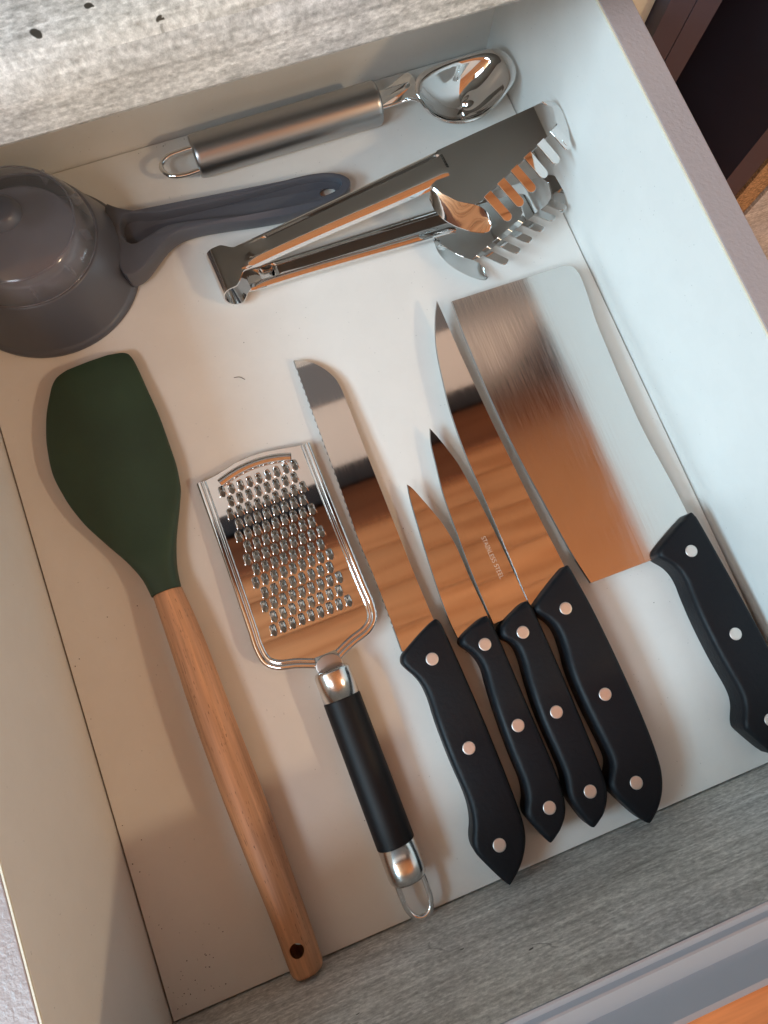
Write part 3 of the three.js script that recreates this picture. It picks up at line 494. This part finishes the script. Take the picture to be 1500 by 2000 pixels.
  const br = bend.map(([x, y0, a, b], i) => { const tl = .15 * step(.65, 1, i / 40), y = y0; const q = bend[Math.min(40, i + 1)], p = bend[Math.max(0, i - 1)], tx = q[0] - p[0], ty = q[1] - p[1], l = Math.hypot(tx, ty), nx = -ty / l * .09, ny = tx / l * .09; return [[x, y + tl * a, a], [x, y + tl * b, b], [x + nx, y + ny + tl * b, b], [x + nx, y + ny + tl * a, a]]; });
  part('spring_bend', loft(br, { crease: .5 }), M.chrome, t);
}

// ------------------------------------------------------------------ grey translucent cup
{
  const t = thing('cup', 'grey translucent plastic cup with clear dome, at the left back', 'cup', [5.12, 0, 6.39], 0);
  part('body', lathe([[5.1, .02], [5.38, .02], [5.42, .12], [5.4, .34], [5.24, .42], [5.16, .6], [4.75, 1.7], [4.36, 2.8], [4.14, 3.34], [4.06, 3.42], [3.95, 3.40], [3.95, 3.25], [4.5, 1.8], [5.0, .5], [5.1, .02]], 96), M.cupGrey, t);
  part('inner_cup', lathe([[4.2, .3], [3.7, 2.2], [3.15, 3.6], [2.9, 3.75], [0, 3.8]], 72), M.cupInner, t);
  part('dome', lathe([[4.0, 3.42], [3.92, 3.8], [3.7, 4.4], [3.5, 4.75], [3.36, 4.86], [3.25, 4.93], [2.9, 5.1], [2.1, 5.4], [1.3, 5.58], [1.0, 5.64]], 96), M.cupClear, t);
  for (const [r, y] of [[3.37, 4.86], [4.0, 3.46]]) part('rim_ring', new THREE.TorusGeometry(r, .045, 8, 96).rotateX(Math.PI / 2).translate(0, y, 0), M.cupClear, t);
  part('knob', lathe([[1.04, 5.6], [1.02, 5.75], [.92, 5.85], [.86, 6.0], [.7, 6.14], [.35, 6.22], [0, 6.24]], 48), M.cupGrey, t);
  for (let k = 0; k < 5; k++) { const a = -.9 + k * .62, g = box(3.45, 3.85, 3.5, 4.3, -.05, .05, .02); g.rotateY(-a); part('rib', g, M.cupClear, t); }
  // handle: a channel with raised rims
  const out = [[-.58, -2.5], [.3, -1.75], [1.2, -1.36], [2.05, -1.14], [3.04, -1.08], [5.77, -1.2], [8.31, -1.38], [10.02, -1.5], [11.43, -1.53], [12.6, -1.4], [13.4, -1.1], [13.85, -.7], [13.94, -.4], [13.77, -.02], [13.26, .33], [11.74, .7], [9.85, .8], [7.75, .69], [5.64, .46], [3.73, .38], [2.6, .72], [1.68, 1.5], [.53, 2.6], [-.6, 2.6]];
  const inn = [[.1, -1.42], [1.98, -.97], [2.98, -.9], [5, -.98], [7.58, -1.12], [9.94, -1.28], [11.36, -1.28], [12.5, -1.12], [13.2, -.85], [13.45, -.5], [13.1, -.1], [12.36, .12], [9.97, .3], [7.26, .2], [5, 0], [2.81, -.1], [1.75, .3], [.2, .9]];
  const move = (g) => { g.rotateY(-.0626); g.translate(9.96 - 5.12, 0, 6.65 - 6.39); return g; };
  const rim = flat(chaikin(out, [], .1, 2), .3, 1.3, .1, [chaikin(inn, [], .1, 2).reverse()], 2, .8);
  const holeP = Array.from({ length: 16 }, (_, k) => { const a = -k / 16 * 2 * Math.PI; return [12.45 + .5 * Math.cos(a), -.36 + .3 * Math.sin(a)]; });
  const rise = (g) => { const p = g.attributes.position; for (let i = 0; i < p.count; i++) p.setY(i, p.getY(i) * lerp(1.35, .8, step(0, 10, p.getX(i)))); g.computeVertexNormals(); return toCreasedNormals(g, .7); };
  const h = part('handle', move(rise(rim)), M.cupGrey, t);
  part('handle_web', move(rise(flat(chaikin(inn.map(([u, v]) => [u, v]), [], .1, 2), .55, .7, 0, [holeP], 2, .8))), M.cupGrey, h);
}

// ------------------------------------------------------------------ crumbs and a hair
{
  const spots = [];
  for (let i = 0; i < 46; i++) { const a = rnd(), b = rnd(); spots.push(i < 36 ? [.35 + a * a * 3.2, 46.4 - b * b * 4 - a * .3] : [.3 + a * a * 1.2, 46 - b * 18]); }
  for (let i = 0; i < 22; i++) spots.push([1 + rnd() * 34, 4 + rnd() * 40]);
  for (let i = 0; i < 24; i++) spots.push([12 + rnd() * 16, .25 + rnd() * .15]);
  const g = []; for (const [x, z] of spots) { const s = .009 + rnd() * .02, k = new THREE.IcosahedronGeometry(s, 0); k.scale(1 + rnd() * .6, .6, 1); k.rotateY(rnd() * 6); k.translate(x, s * .5, z); g.push(k); }
  const o = part('crumbs', mergeGeometries(g), M.crumb, scene); o.userData = { kind: 'stuff', label: 'tiny dark crumbs scattered over the drawer base', category: 'crumbs' };
  const h = part('hair', wire([[13.28, .03, 16.3], [13.6, .04, 16.38], [13.85, .03, 16.62]], .018, 20, false, 5), M.crumb, scene);
  h.userData = { label: 'short curved dark hair on the bare drawer base', category: 'hair' };
}
renderer.render(scene, camera);
